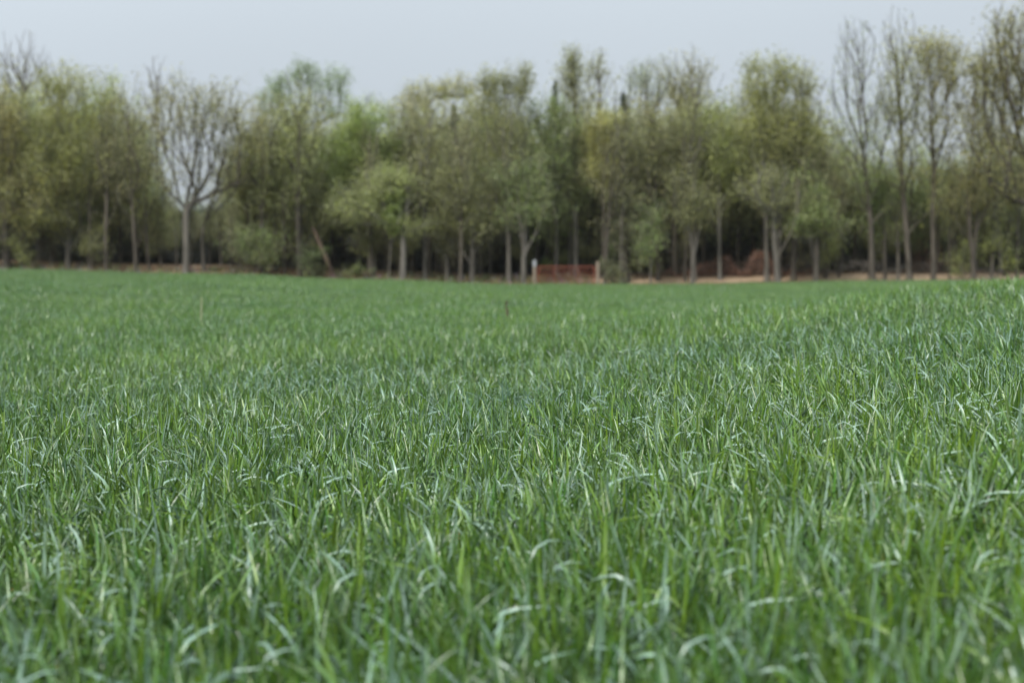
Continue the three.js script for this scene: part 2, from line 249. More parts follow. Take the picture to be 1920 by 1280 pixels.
// --- middle
tree('beech_tree', 'bright fresh green beech with layered boughs left of centre', 698, 106, [straight(695, 230, -6)], [[690, 235, 55, 35, 150], [655, 275, 45, 35, 110], [640, 320, 35, 20, 50], [715, 280, 30, 30, 60], [720, 325, 30, 12, 30]], { R: 0.18, bark: M.barkGrey, leaf: LF('spring', 'lime', 26), rise: 0.3 });
tree('pale_green_tree', 'pale grey green lower crown over the thick pale trunk left of centre', 757, 101, [[[754, 520], [758, 440], [766, 380], [770, 300]]], [[680, 375, 50, 35, 120], [735, 330, 35, 20, 50], [650, 400, 30, 25, 40], [770, 420, 40, 20, 45]], { R: 0.21, bark: M.barkPale, leaf: LF('grey', 'spring', 22), rise: 0.2 });
tree('young_tree', 'slim sapling with three bright lime tufts left of the thick pale trunk', 735, 100.6, [straight(728, 380, 10)], [[742, 365, 18, 9, 22], [738, 408, 18, 14, 30], [735, 425, 14, 8, 12]], { R: 0.05, bark: M.barkGrey, leaf: LF('spring', 'lime', 26, 0.16, 0.4) });
tree('budding_tree', 'taupe budding crown behind the thick pale trunk', 800, 109, [straight(805, 210, -6)], [[800, 230, 65, 45, 180, 0.1], [790, 310, 55, 50, 120], [840, 360, 50, 50, 90]], { R: 0.18, bark: M.barkBrown, leaf: LF('taupe', 'grey', 21) });
tree('tall_ash_tree', 'olive treetop with knobbly outline left of the tallest centre trees', 800, 132, [straight(800, 180, 0)], [[785, 175, 26, 22, 60], [830, 165, 26, 20, 50], [870, 165, 28, 22, 60], [745, 200, 30, 20, 40]], { R: 0.18, bark: M.barkBrown, leaf: LF('olive', 'tan', 17) });
tree('grey_green_tree', 'grey green crown between the taupe tree and the tall pale trunk', 886, 102.5, [straight(884, 330, 4)], [[855, 350, 50, 35, 110], [890, 410, 40, 40, 80], [840, 410, 35, 40, 60]], { R: 0.15, bark: M.barkGrey, leaf: LF('grey', 'olive', 20) });
tree('beech_tree', 'small fresh green crown below the dark spruce left of centre', 905, 108, [straight(900, 250, 2)], [[912, 240, 28, 22, 60], [900, 278, 34, 16, 70], [905, 320, 28, 22, 40]], { R: 0.13, bark: M.barkGrey, leaf: LF('spring', 'bluish', 22) });
tree('tall_ash_tree', 'tall tree with three leafy tips over the pale slim trunk at centre left', 953, 104, [[[955, 520], [951, 400], [948, 300], [945, 200]]], [[915, 150, 18, 24, 50], [945, 150, 20, 24, 50], [980, 150, 18, 26, 60], [940, 210, 55, 40, 120, 0.1], [950, 280, 50, 50, 110], [920, 340, 40, 35, 60]], { R: 0.17, bark: M.barkPale, leaf: LF('grey', 'olive', 19) });
tree('multi_stemmed_tree', 'clump of thin diverging stems just left of the gate', 981, 101, [[[981, 520], [982, 470], [974, 390], [968, 330]], [[982, 480], [992, 410], [1000, 340]], [[982, 490], [986, 420], [984, 350]]], [[985, 320, 45, 40, 90], [1000, 380, 35, 30, 50], [955, 400, 25, 25, 30]], { R: 0.16, bark: M.barkGrey, leaf: LF('grey', 'fresh', 20) });
tree('maple_tree', 'mid green rounded crown above the gate', 1042, 106, [straight(1043, 230, 0)], [[1040, 215, 48, 35, 120], [1030, 270, 50, 45, 110], [1050, 350, 45, 40, 80], [1035, 420, 30, 20, 30]], { R: 0.16, bark: M.barkGrey, leaf: LF('fresh', 'grey', 22) });
tree('tall_ash_tree', 'tallest centre tree on the straight pale trunk behind the gate', 1079, 107, [[[1080, 520], [1079, 380], [1078, 260], [1075, 140]]], [[1070, 130, 26, 36, 100, 0.1], [1080, 180, 24, 34, 50, 0.3], [1080, 255, 35, 40, 50, 0.4], [1080, 340, 30, 20, 30]], { R: 0.19, bark: M.barkPale, leaf: LF('olive', 'grey', 17), twig: 0.014 });
tree('tall_ash_tree', 'thin half bare treetop right of the tallest centre tree', 1126, 125, [straight(1124, 130, 0)], [[1122, 130, 24, 36, 100, 0.5], [1112, 190, 24, 30, 40, 0.4]], { R: 0.15, bark: M.barkGrey, leaf: LF('olive', 'grey', 15), twig: 0.014 });
tree('tan_flowering_tree', 'dense tan yellow crown right of the tallest centre tree', 1132, 105, [straight(1132, 250, 0)], [[1132, 245, 42, 36, 170], [1125, 310, 34, 18, 50], [1140, 330, 25, 15, 25]], { R: 0.15, bark: M.barkDark, leaf: LF('tan', 'yellow', 26) });
tree('tall_ash_tree', 'airy half leafed treetop right of the small dark spruce', 1212, 128, [straight(1212, 140, 0)], [[1200, 145, 32, 34, 100, 0.4], [1240, 150, 26, 40, 80, 0.5], [1215, 210, 40, 40, 70, 0.4]], { R: 0.18, bark: M.barkGrey, leaf: LF('olive', 'bluish', 14), twig: 0.014 });
tree('tall_ash_tree', 'brown green treetop with open fan of twigs right of centre', 1290, 120, [straight(1288, 150, 0)], [[1290, 140, 48, 38, 170, 0.5], [1280, 180, 28, 45, 80], [1300, 240, 55, 40, 90]], { R: 0.2, bark: M.barkBrown, leaf: LF('rust', 'olive', 16), twig: 0.014 });
tree('maple_tree', 'wide grey green crown spreading right of the tan yellow one', 1262, 106, [straight(1265, 250, 0)], [[1240, 290, 60, 50, 150], [1280, 240, 55, 40, 110], [1225, 370, 50, 40, 90], [1290, 350, 40, 40, 70]], { R: 0.22, bark: M.barkBrown, leaf: LF('grey', 'olive', 22) });
tree('young_tree', 'loose green sapling at the wood edge right of the round bush', 1222, 101, [straight(1220, 400, 3)], [[1225, 410, 28, 35, 50], [1215, 460, 24, 22, 30]], { R: 0.07, bark: M.barkGrey, leaf: LF('fresh', 'grey', 20) });
tree('multi_stemmed_tree', 'pair of crossing thin stems under grey green leaves right of centre', 1300, 101.5, [[[1298, 520], [1300, 470], [1285, 380], [1280, 320]], [[1300, 485], [1312, 430], [1320, 370]]], [[1295, 400, 35, 30, 50], [1320, 380, 30, 30, 40]], { R: 0.13, bark: M.barkGrey, leaf: LF('grey', 'olive', 18) });
tree('birch_tree', 'slim pale trunk with light green crown left of the rust brush pile', 1350, 104, [straight(1350, 280, -4)], [[1350, 270, 45, 50, 130], [1355, 340, 45, 35, 90], [1335, 210, 40, 35, 60]], { R: 0.13, bark: M.barkPale, leaf: LF('olive', 'spring', 22) });
// --- right third
tree('tall_oak_tree', 'broad olive oak on the slim pale trunk beside the rust brush pile', 1438, 103, [[[1438, 520], [1438, 400], [1432, 300], [1425, 190]], [[1436, 330], [1475, 240], [1490, 170]]], [[1430, 150, 42, 42, 140, 0.15], [1490, 140, 38, 40, 120, 0.35], [1420, 240, 50, 45, 130], [1490, 240, 45, 50, 120], [1440, 320, 60, 40, 90], [1520, 180, 18, 40, 40, 0.5]], { R: 0.17, bark: M.barkGrey, leaf: LF('yellow', 'olive', 21) });
tree('grey_trunk_tree', 'stout grey trunk standing at the field edge beside the rust brush pile', 1458, 99.9, [[[1460, 520], [1452, 450], [1450, 380], [1446, 320]], [[1452, 430], [1480, 340], [1465, 300]]], [[1440, 350, 50, 35, 70, 0.3], [1480, 380, 45, 30, 50, 0.3]], { R: 0.2, bark: M.barkGrey, leaf: LF('olive', 'grey', 15) });
tree('young_tree', 'small tree with light green drooping boughs over a dark straight trunk on the right', 1530, 100, [straight(1531, 390, 0)], [[1525, 405, 48, 22, 70], [1500, 425, 30, 14, 35], [1560, 425, 28, 14, 30], [1530, 370, 28, 22, 30]], { R: 0.2, bark: M.barkDark, leaf: LF('lime', 'grey', 18), rise: 0.15 });
tree('slanting_tree', 'bare grey stem slanting up left behind the small light green tree', 1512, 103.5, [[[1530, 520], [1514, 400], [1490, 340], [1458, 305]]], [[1450, 290, 30, 25, 30, 0.5], [1495, 330, 25, 20, 20, 0.5]], { R: 0.1, bark: M.barkPale, leaf: LF('grey', 'olive', 12) });
tree('tall_bare_tree', 'tall bare tree leaning left, first of the three tall ones on the right', 1637, 100.3, [[[1638, 520], [1634, 420], [1622, 300], [1612, 210], [1602, 110]], [[1618, 260], [1650, 170], [1660, 110]]], [[1600, 90, 34, 52, 200, 0.94], [1580, 170, 40, 45, 110, 0.9], [1630, 180, 38, 60, 110, 0.85], [1600, 270, 55, 45, 90, 0.5], [1630, 340, 50, 40, 70, 0.3]], { R: 0.18, bark: M.barkBrown, leaf: LF('olive', 'fresh', 16), twig: 0.011 });
tree('tall_half_leafed_tree', 'tall half leafed tree with bare tip, middle of the three on the right', 1706, 100.8, [[[1707, 520], [1700, 440], [1692, 340], [1690, 240], [1685, 130], [1684, 70]], [[1691, 260], [1655, 190], [1645, 130]], [[1692, 300], [1720, 220], [1725, 150]]], [[1684, 75, 34, 50, 170, 0.93], [1680, 140, 45, 45, 120, 0.5], [1700, 210, 45, 50, 120, 0.3], [1660, 210, 35, 45, 70, 0.5], [1690, 300, 40, 40, 60, 0.5]], { R: 0.19, bark: M.barkBrown, leaf: LF('yellow', 'olive', 15), twig: 0.011 });
tree('tall_half_leafed_tree', 'tall tree with yellow olive cap, last of the three on the right', 1750, 101.4, [[[1751, 520], [1750, 420], [1752, 310], [1745, 220], [1742, 120]], [[1752, 320], [1780, 230], [1775, 120]], [[1752, 300], [1800, 220], [1815, 150]]], [[1750, 85, 42, 26, 110, 0.15], [1780, 120, 38, 34, 110, 0.2], [1735, 130, 28, 40, 80, 0.6], [1790, 190, 45, 50, 120, 0.5], [1750, 240, 40, 50, 80, 0.6], [1780, 330, 45, 40, 70, 0.4]], { R: 0.18, bark: M.barkBrown, leaf: LF('yellow', 'rust', 16), twig: 0.011 });
tree('twin_stemmed_tree', 'twin dark stems rising together left of the pale forked trunk on the right', 1825, 101, [[[1826, 520], [1830, 440], [1836, 340], [1846, 240], [1850, 160]], [[1826, 500], [1816, 430], [1812, 340], [1822, 260]]], [[1835, 150, 32, 40, 110, 0.4], [1830, 220, 48, 50, 120, 0.5], [1850, 300, 50, 50, 110, 0.2], [1810, 370, 45, 40, 70]], { R: 0.18, bark: M.barkBrown, leaf: LF('olive', 'rust', 17), twig: 0.015 });
tree('forked_tree', 'slim pale trunk forking low near the right edge', 1875, 107.5, [[[1877, 520], [1874, 440], [1868, 400], [1860, 340]], [[1874, 435], [1884, 380], [1890, 310]]], [[1870, 330, 50, 40, 90], [1900, 290, 40, 40, 60], [1850, 370, 40, 30, 50]], { R: 0.14, bark: M.barkPale, leaf: LF('deep', 'olive', 18) });
tree('great_oak_tree', 'great dark oak at the right edge with limbs sweeping down left', 1990, 95, [[[1995, 520], [1985, 420], [1975, 330], [1950, 220], [1910, 110]], [[1975, 350], [1900, 310], [1840, 285], [1800, 260]], [[1960, 260], [1890, 190], [1860, 110]], [[1978, 300], [2000, 180], [1970, 60]]], [[1900, 60, 50, 48, 190, 0.45], [1850, 130, 36, 45, 110, 0.4], [1900, 150, 60, 50, 150, 0.35], [1960, 110, 60, 80, 150, 0.3], [1870, 240, 55, 45, 110, 0.5], [1940, 250, 60, 60, 130, 0.2], [1840, 300, 40, 25, 40, 0.6], [1930, 350, 60, 40, 100, 0.1]], { R: 0.36, bark: M.barkDark, leaf: LF('rust', 'olive', 16), twig: 0.013 });
tree('lime_tree', 'bright lime green tree glowing between the tall right trunks', 1720, 112, [straight(1722, 370, 0)], [[1725, 390, 40, 50, 150], [1700, 430, 40, 35, 80], [1740, 320, 38, 40, 80], [1650, 380, 35, 40, 60]], { R: 0.12, bark: M.barkBrown, leaf: LF('spring', 'lime', 24) });
tree('thin_tree', 'thin dark stem between the first two tall trees on the right', 1660, 101.5, [straight(1660, 330, -4)], [[1655, 340, 35, 40, 50, 0.2], [1640, 410, 30, 30, 30]], { R: 0.1, bark: M.barkDark, leaf: LF('olive', 'fresh', 18) });
tree('thin_tree', 'thin bare grey stem left of the twin stems on the right', 1787, 106, [straight(1788, 360, 2)], [[1790, 380, 35, 35, 50, 0.2]], { R: 0.08, bark: M.barkGrey, leaf: LF('deep', 'olive', 18) });
tree('thin_tree', 'thin dark upright stem between the gate and the wide grey green crown', 1174, 103, [straight(1172, 340, 2)], [[1175, 380, 32, 40, 60], [1165, 440, 28, 24, 40]], { R: 0.12, bark: M.barkBrown, leaf: LF('grey', 'deep', 20) });
tree('thin_tree', 'thin grey stem beneath the pale grey green lower crown', 700, 104, [straight(702, 390, 0)], [[700, 430, 32, 30, 45], [680, 460, 24, 20, 25]], { R: 0.11, bark: M.barkGrey, leaf: LF('grey', 'olive', 18) });
tree('thin_tree', 'thin grey stem standing alone in shade left of the taupe tree', 840, 103, [straight(838, 400, -2)], [[835, 450, 28, 30, 36]], { R: 0.09, bark: M.barkGrey, leaf: LF('deep', 'grey', 16) });

// --- dark spruces
function spruce(label, px, d, topPy, halfPx, botPy) {
  const R = rng(seed++), foot = ray(px, 500, d); foot.y = groundAt(foot.x, -d) - 0.05;
  const g = thing('spruce_tree', label, 'tree', foot, 'dark spruces in the wood'), H = ray(px, topPy, d).y - foot.y, y0 = ray(px, botPy, d).y - foot.y, W = halfPx * d / FPX;
  const tb = new Buf(); tube(tb, [V(0, 0, 0), V(0.03, H * 0.5, 0), V(0, H, 0)], [0.16, 0.1, 0.015], 7); tb.mesh('trunk', M.barkDark, g);
  const cb = new Buf(), lb = new Buf();
  for (let y = y0; y < H - 0.2; y += 0.3) {
    const f = (H - y) / (H - y0), r = W * Math.pow(f, 0.85) * (0.75 + 0.4 * R()), n = 5 + Math.round(4 * f);
    for (let k = 0; k < n; k++) {
      const a = R() * 6.2832, L = r * (0.7 + 0.5 * R()), ex = Math.cos(a) * L, ez = Math.sin(a) * L, ey = y - L * 0.28;
      tube(lb, [V(0, y, 0), V(ex, ey, ez)], [0.02, 0.006], 3, false);
      for (let j = 0; j < 9; j++) { const t = Math.sqrt(R()), c = 0.7 + 0.7 * R(); leafQuad(cb, R, ex * t + (R() - 0.5) * 0.2, lerp(y, ey, t) + (R() - 0.6) * 0.16, ez * t + (R() - 0.5) * 0.2, 0.2 + 0.16 * R(), [C.dark[0] * c, C.dark[1] * c, C.dark[2] * c], 0.4); }
    }
    for (let j = 0; j < 6; j++) leafQuad(cb, R, (R() - 0.5) * 0.2, y + R() * 0.3, (R() - 0.5) * 0.2, 0.22, C.dark, 0);
  }
  lb.mesh('boughs', M.barkDark, g).userData.kind = 'stuff'; cb.mesh('crown', M.needle, g).userData.kind = 'stuff';
}
spruce('dark spruce behind the small fresh green crown left of centre', 852, 113, 190, 45, 330);
spruce('slim dark spruce tip left of the tallest centre tree', 1041, 118, 148, 16, 240);
spruce('dark spruce tip between the tan yellow crown and the airy treetop', 1168, 112, 165, 26, 300);
spruce('dark spruce tip poking above the bright beech left of centre', 672, 110, 190, 26, 250);

// --- the rows behind and the many slim stems between: a few builds, copied
const skyline = [[-200, 130], [0, 130], [60, 135], [130, 165], [240, 165], [285, 230], [305, 335], [425, 345], [455, 220], [500, 205], [560, 190], [640, 190], [700, 200], [780, 175], [860, 160], [940, 155], [1010, 185], [1070, 160], [1140, 160], [1210, 160], [1290, 145], [1350, 170], [1410, 150], [1480, 140], [1530, 165], [1560, 225], [1600, 255], [1800, 255], [1860, 225], [1920, 220], [2150, 160]];
{
  const kinds = [
    ['olive leafed tree of the crowded rows inside the wood', LF('olive', 'grey', 13, 0.2, 0.95), M.barkBrown], ['grey brown budding tree of the crowded rows inside the wood', LF('taupe', 'grey', 12, 0.2, 0.95), M.barkGrey],
    ['dull green tree of the crowded rows inside the wood', LF('fresh', 'grey', 13, 0.2, 0.95), M.barkDark]];
  const protos = kinds.flatMap(([label, leaf, bark], k) => [0, 1].map((v) => {
    const R = rng(900 + k * 10 + v), g = new THREE.Group();
    buildTree(g, { stems: [[V(0, 0, 0), V((R() - 0.5) * 0.6, 4, 0), V((R() - 0.5) * 1.2, 9.5, 0)]], lobes: [[V(0.2, 10, 0), 1.9, 2.3, 90, 0.45], [V(-0.2, 8.4, 0), 2.4, 2.2, 90, 0.15], [V(0.8, 6.2, 0.3), 2.4, 1.9, 70], [V(-0.9, 4.4, -0.3), 2.2, 1.6, 50, 0.1]], bark, R: 0.15, leaf, twig: 0.014 }, R);
    return { g, label };
  }));
  const R = rng(4242);
  const put = (o, px, d, top, H0, wide, name) => {
    const x = (px - 960) / FPX * d, y = groundAt(x, -d) - 0.05, H = ray(px, top, d).y - y; if (H < 2.5) return null;
    o.name = numbered(name); o.position.set(x, y, -d); o.rotation.y = R() * 6.28; const s = H / H0; o.scale.set(wide * (0.5 + 0.5 * s) * (0.85 + 0.3 * R()), s, wide * (0.5 + 0.5 * s)); scene.add(o); return o;
  };
  for (const [row, d0, step] of [[0, 110, 66], [1, 117, 62], [2, 126, 58], [3, 138, 50]]) for (let px = -230; px < 2160; px += step * (0.75 + 0.5 * R())) {
    const pr = protos[Math.floor(R() * protos.length)];
    const o = put(pr.g.clone(), px, d0 + (R() - 0.5) * 5, curve(skyline, px) + (row < 2 ? 35 : 5) + R() * 75, 12, 1, 'wood_tree');
    if (o) tag(o, pr.label, 'tree', 'crowded trees inside the wood');
  }
  const slim = [['grey', LF('grey', 'olive', 11), M.barkGrey], ['dark', LF('olive', 'taupe', 11), M.barkDark], ['dusky', LF('olive', 'spring', 11), M.barkDark], ['brown', LF('taupe', 'grey', 11), M.barkBrown]].flatMap(([tone, leaf, bark], k) => [0, 1].map((v) => {
    const q = rng(1300 + k * 10 + v), g = new THREE.Group(), lx = (q() - 0.5) * 1.4;
    buildTree(g, { stems: [[V(0, 0, 0), V(lx * 0.3 + (q() - 0.5) * 0.3, 4, 0), V(lx, 11, (q() - 0.5) * 0.8)]], lobes: [[V(lx, 10.8, 0), 1.1, 2.2, 70, 0.55], [V(lx * 0.8, 8.6, 0), 1.5, 2, 56, 0.3], [V(lx * 0.6, 6.4, 0), 1.3, 1.5, 26, 0.25]], bark, R: 0.12, leaf, twig: 0.012 }, q);
    return { g, tone };
  }));
  const marks = [[-60, 'left picture edge'], [127, 'left yellow green crown'], [348, 'forked pale tree'], [610, 'leaning dead trunk'], [757, 'thick pale trunk'], [1002, 'white topped gate post'], [1149, 'round dark bush'], [1410, 'large rust brush pile'], [1530, 'small light green tree'], [1637, 'tall bare tree'], [1751, 'yellow olive capped tree']];
  const nth = ['first', 'second', 'third', 'fourth', 'fifth', 'sixth', 'seventh', 'eighth', 'ninth', 'tenth', 'eleventh', 'twelfth', 'thirteenth', 'fourteenth', 'fifteenth', 'sixteenth', 'seventeenth', 'eighteenth', 'nineteenth', 'twentieth'], count = {};
  for (let px = -20; px < 1940; px += 15 + 20 * R()) {
    const pr = slim[Math.floor(R() * slim.length)], d = 101.5 + 7.5 * R() + ((px > 575 && px < 665) || (px > 995 && px < 1130) || (px > 1360 && px < 1450) ? 5 : 0), gap = px > 285 && px < 445;
    const o = put(pr.g.clone(), px, d, (gap ? 370 : curve(skyline, px) - 8 + R() * 110), 12.6, gap ? 0.6 : 0.6 + 0.7 * R(), 'slim_tree'); if (!o) continue;
    const mk = marks.filter((m) => m[0] <= px).pop(), i = count[mk[1]] = (count[mk[1]] ?? -1) + 1;
    tag(o, `slim ${pr.tone} stemmed tree, ${nth[i]} of them right of the ${mk[1]}`, 'tree', 'slim trees along the wood edge');
  }
  const sap = [['grey green', LF('grey', 'olive', 12)], ['pale olive', LF('olive', 'spring', 12)], ['dull brown', LF('deep', 'taupe', 12)], ['dark green', LF('fresh', 'deep', 12)]].map(([tone, leaf], k) => {
    const q = rng(1700 + k), g = new THREE.Group(), stems = [[V(0, 0, 0), V((q() - 0.5) * 0.3, 2, 0), V((q() - 0.5) * 0.8, 4, 0)]]; for (let j = 0; j < 2; j++) stems.push([V(0, 0.2, 0), V((q() - 0.5) * 1.4, 1.6, (q() - 0.5) * 1.2), V((q() - 0.5) * 2.4, 3, (q() - 0.5) * 2)]);
    const lobes = []; for (let j = 0; j < 8; j++) lobes.push([V((q() - 0.5) * 2.4, 0.8 + 3.4 * q(), (q() - 0.5) * 2), 0.5 + 0.5 * q(), 0.25 + 0.35 * q(), 11, 0.3 * q()]);
    buildTree(g, { stems, lobes, bark: M.barkBrown, R: 0.05, leaf, twig: 0.008, rise: 0.35 }, q); return { g, tone };
  });
  const sapCount = {};
  for (let px = -30; px < 1950; px += 42 + 52 * R()) {
    if ((px > 1330 && px < 1480) || (px > 1690 && px < 1760)) continue;
    const pr = sap[Math.floor(R() * sap.length)], gate = px > 985 && px < 1135, d = gate ? 106 + 4 * R() : 101.5 + 8 * R();
    const o = put(pr.g.clone(), px, d, (395 + 90 * R()), 4.6, 0.9, 'sapling'); if (!o) continue;
    const mk = marks.filter((m) => m[0] <= px).pop(), i = sapCount[mk[1]] = (sapCount[mk[1]] ?? -1) + 1;
    tag(o, `low ${pr.tone} sapling, ${nth[i]} of them right of the ${mk[1]}`, 'sapling', 'low saplings along the wood edge');
  }
}
// --- undergrowth: one mass of low scrub, the shade under the trees put into its colour
{
  const R = rng(777), variants = [];
  for (let v = 0; v < 3; v++) { const b = new Buf(); for (let k = 0; k < 90; k++) { const q = R() * 6.28, e = Math.acos(2 * R() - 1), r = Math.pow(R(), 0.45), g = 0.7 + 0.6 * R(); leafQuad(b, R, Math.cos(q) * Math.sin(e) * r, Math.cos(e) * r * 0.8, Math.sin(q) * Math.sin(e) * r, 0.13 + 0.12 * R(), [g, g, g], 0.2); } for (let k = 0; k < 26; k++) tube(b, [V((R() - 0.5) * 0.4, -1, (R() - 0.5) * 0.4), V((R() - 0.5) * 1.6, 0.8, (R() - 0.5) * 1.6)], [0.018, 0.006], 3, false); b.c.length = b.p.length; for (let k = 0; k < b.c.length; k++) if (b.c[k] === undefined) b.c[k] = 0.7; variants.push(b.geo()); }
  const put = [[], [], []], m = new THREE.Matrix4(), q = new THREE.Quaternion();
  for (let k = 0; k < 7500; k++) {
    const d = 108 + Math.pow(R(), 1.1) * 50, px = -260 + R() * 2440, x = (px - 960) / FPX * d;
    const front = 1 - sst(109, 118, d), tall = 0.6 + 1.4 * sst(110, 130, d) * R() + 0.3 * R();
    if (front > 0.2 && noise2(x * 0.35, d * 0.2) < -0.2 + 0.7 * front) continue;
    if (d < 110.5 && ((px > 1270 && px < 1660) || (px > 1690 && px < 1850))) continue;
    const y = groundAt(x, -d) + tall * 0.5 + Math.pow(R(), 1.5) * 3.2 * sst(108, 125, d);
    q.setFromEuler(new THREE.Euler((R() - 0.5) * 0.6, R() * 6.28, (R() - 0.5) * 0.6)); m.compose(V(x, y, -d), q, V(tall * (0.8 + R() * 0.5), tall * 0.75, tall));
    const w = R(), c0 = w < 0.55 ? C.deep : w < 0.85 ? C.taupe : C.olive, g = 0.15 + 0.2 * R(); put[k % 3].push([m.clone(), c0.map((c) => c * g)]);  // leaf colours cut far down, painted shade of the wood interior
  }
  const g = new THREE.Group(); g.name = 'undergrowth'; tag(g, 'tangled scrub coloured shade dark under the trees of the wood', 'undergrowth', null, 'stuff'); scene.add(g);
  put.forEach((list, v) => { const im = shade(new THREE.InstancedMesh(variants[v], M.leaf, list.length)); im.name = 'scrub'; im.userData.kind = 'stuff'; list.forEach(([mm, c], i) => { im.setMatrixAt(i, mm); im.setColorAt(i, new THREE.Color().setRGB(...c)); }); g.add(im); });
}

// ------------------------------------------------------------------ bushes, brush, gate and other things at the wood's edge
function bush(name, label, px, d, wPx, topPy, leaf, dense = 1, group) {
  const R = rng(seed++), foot = ray(px, 500, d); foot.y = groundAt(foot.x, -d) - 0.03;
  const g = thing(name, label, 'bush', foot, group), H = ray(px, topPy, d).y - foot.y, W = wPx * d / FPX / 2;
  const stems = [[V(0, 0, 0), V((R() - 0.5) * 0.3, H * 0.35, 0), V((R() - 0.5) * W, H * 0.7, 0)]]; for (let k = 0; k < 4; k++) { const a = R() * 6.28; stems.push([V(0, 0, 0), V(Math.cos(a) * W * 0.3, H * 0.3, Math.sin(a) * W * 0.3), V(Math.cos(a) * W * 0.6, H * (0.45 + 0.3 * R()), Math.sin(a) * W * 0.6)]); }
  const lobes = []; for (let k = 0; k < 5; k++) lobes.push([V((R() - 0.5) * W * 1.2, H * (0.3 + 0.45 * R()), (R() - 0.5) * W), W * (0.4 + 0.4 * R()), H * (0.2 + 0.2 * R()), Math.round(26 * dense), 0.1 + 0.3 * R()]);
  buildTree(g, { stems, lobes, bark: M.barkBrown, R: 0.05, leaf: { ...leaf, n: 13, spread: 0.32 }, twig: 0.007, rise: 0.5 }, R);
}
bush('round_bush', 'rounded dark grey green bush right of the red gate', 1149, 101, 52, 470, LF('grey', 'deep', 1, 0.13), 1.2);
bush('green_bush', 'small bright green bush behind the white topped gate post', 1022, 108, 30, 482, LF('lime', 'fresh', 1, 0.12), 0.5);
bush('low_bush', 'low olive bush at the foot of the leaning dead trunk', 590, 103, 60, 490, LF('olive', 'deep', 1, 0.12), 0.7);
bush('low_bush', 'low green bush between the leaning dead trunk and the thick pale trunk', 668, 103, 55, 492, LF('olive', 'fresh', 1, 0.12), 0.7);

// brush piles: rust leaved cut boughs and bare grey branches
function brush(name, label, px, d, wPx, topPy, nSticks, bark, leaf, group) {
  const R = rng(seed++), foot = ray(px, 500, d); foot.y = groundAt(foot.x, -d);
  const g = thing(name, label, 'brush pile', foot, group), H = ray(px, topPy, d).y - foot.y, W = wPx * d / FPX / 2;
  for (let k = 0; k < nSticks; k++) {
    const b = new Buf(), f = R() * 2 - 1, top = H * Math.sqrt(1 - f * f), x = f * W, y = R() * top * 0.9, a = (R() - 0.5) * 1.1, L = 0.8 + 1.3 * R(), z = (R() - 0.5) * 1.6, dx = Math.cos(a) * L * (R() < 0.5 ? -1 : 1), dy = Math.sin(a) * L * 0.5, r = 0.015 + 0.035 * R() * R();
    const p0 = V(x - dx / 2, Math.max(0.05, y - dy / 2), z), p1 = V(x + dx / 2, Math.max(0.05, y + dy / 2), z + (R() - 0.5) * 0.7), pm = p0.clone().lerp(p1, 0.5); pm.y += 0.1 * R();
    tube(b, [p0, pm, p1], [r, r * 0.8, r * 0.35], 5);
    for (let j = 0; j < 3; j++) { const t = 0.3 + 0.6 * R(), q = p0.clone().lerp(p1, t), e = q.clone().add(V((R() - 0.5) * 0.9, 0.1 + 0.5 * R(), (R() - 0.5) * 0.6)); tube(b, [q, e], [r * 0.4, 0.005], 3, false); }
    b.mesh('branch', bark, g);
  }
  if (leaf) { const cb = new Buf(); for (let k = 0; k < leaf.n; k++) { const f = (R() + R()) - 1, top = H * Math.sqrt(Math.max(0, 1 - f * f)) * clamp(0.72 + 0.75 * noise2(f * 3.3 + px, 3) + 0.3 * noise2(f * 11 + px, 8), 0.12, 1.15), t = 0.6 + 0.8 * R(), m = R(); leafQuad(cb, R, f * W, Math.pow(R(), 0.7) * top, (R() - 0.5) * 1.8, 0.07 + 0.1 * R(), [0, 1, 2].map((i) => lerp(leaf.c[i], leaf.c2[i], m) * t), 0.1); } cb.mesh('dead_leaves', M.leaf, g).userData.kind = 'stuff'; }
}
const rustLeaf = (n) => ({ n, c: [0.36, 0.16, 0.09], c2: [0.28, 0.17, 0.11] });
brush('brush_pile', 'large rust brown brush pile with dead leaves beside the grey trunk', 1420, 105.4, 230, 476, 60, M.barkRed, rustLeaf(4200));
brush('brush_pile', 'low reddish brush strip left of the large rust pile', 1320, 106, 160, 492, 22, M.barkRed, rustLeaf(2000));
brush('brush_pile', 'heap of bare grey branches between the grey trunk and the tall bare tree', 1560, 106.2, 210, 480, 46, M.deadWood, null);
brush('brush_pile', 'upright rust brown brush behind the middle tall right tree', 1730, 108, 80, 446, 26, M.barkRed, rustLeaf(2200));
brush('brush_pile', 'low grey branch heap at the foot of the tall right trees', 1770, 106.4, 190, 486, 36, M.deadWood, rustLeaf(350));

// leaning dead trunk
{
  const d = 103, foot = ray(628, 505, d); foot.y = groundAt(foot.x, -d) - 0.05;
  const g = thing('dead_leaning_trunk', 'reddish brown dead trunk leaning left at the wood edge', 'dead tree', foot);
  const top = ray(584, 425, d).sub(foot), b = new Buf(), R = rng(55), pts = [], rad = []; top.z -= 0.6;
  for (let k = 0; k <= 8; k++) { const t = k / 8; pts.push(V(top.x * t + (R() - 0.5) * 0.05, top.y * t, top.z * t)); rad.push(lerp(0.2, 0.1, t) * (0.95 + 0.1 * R())); }
  tube(b, pts, rad, 9, true, R); const trunk = b.mesh('trunk', M.barkRed, g);
  for (let k = 0; k < 3; k++) { const s = new Buf(), p = pts[4 + k]; tube(s, [p, p.clone().add(V(-0.2 + 0.3 * R(), 0.35 + 0.2 * R(), 0.2))], [0.045, 0.02], 5); s.mesh('branch_stub', M.barkRed, trunk); }
}
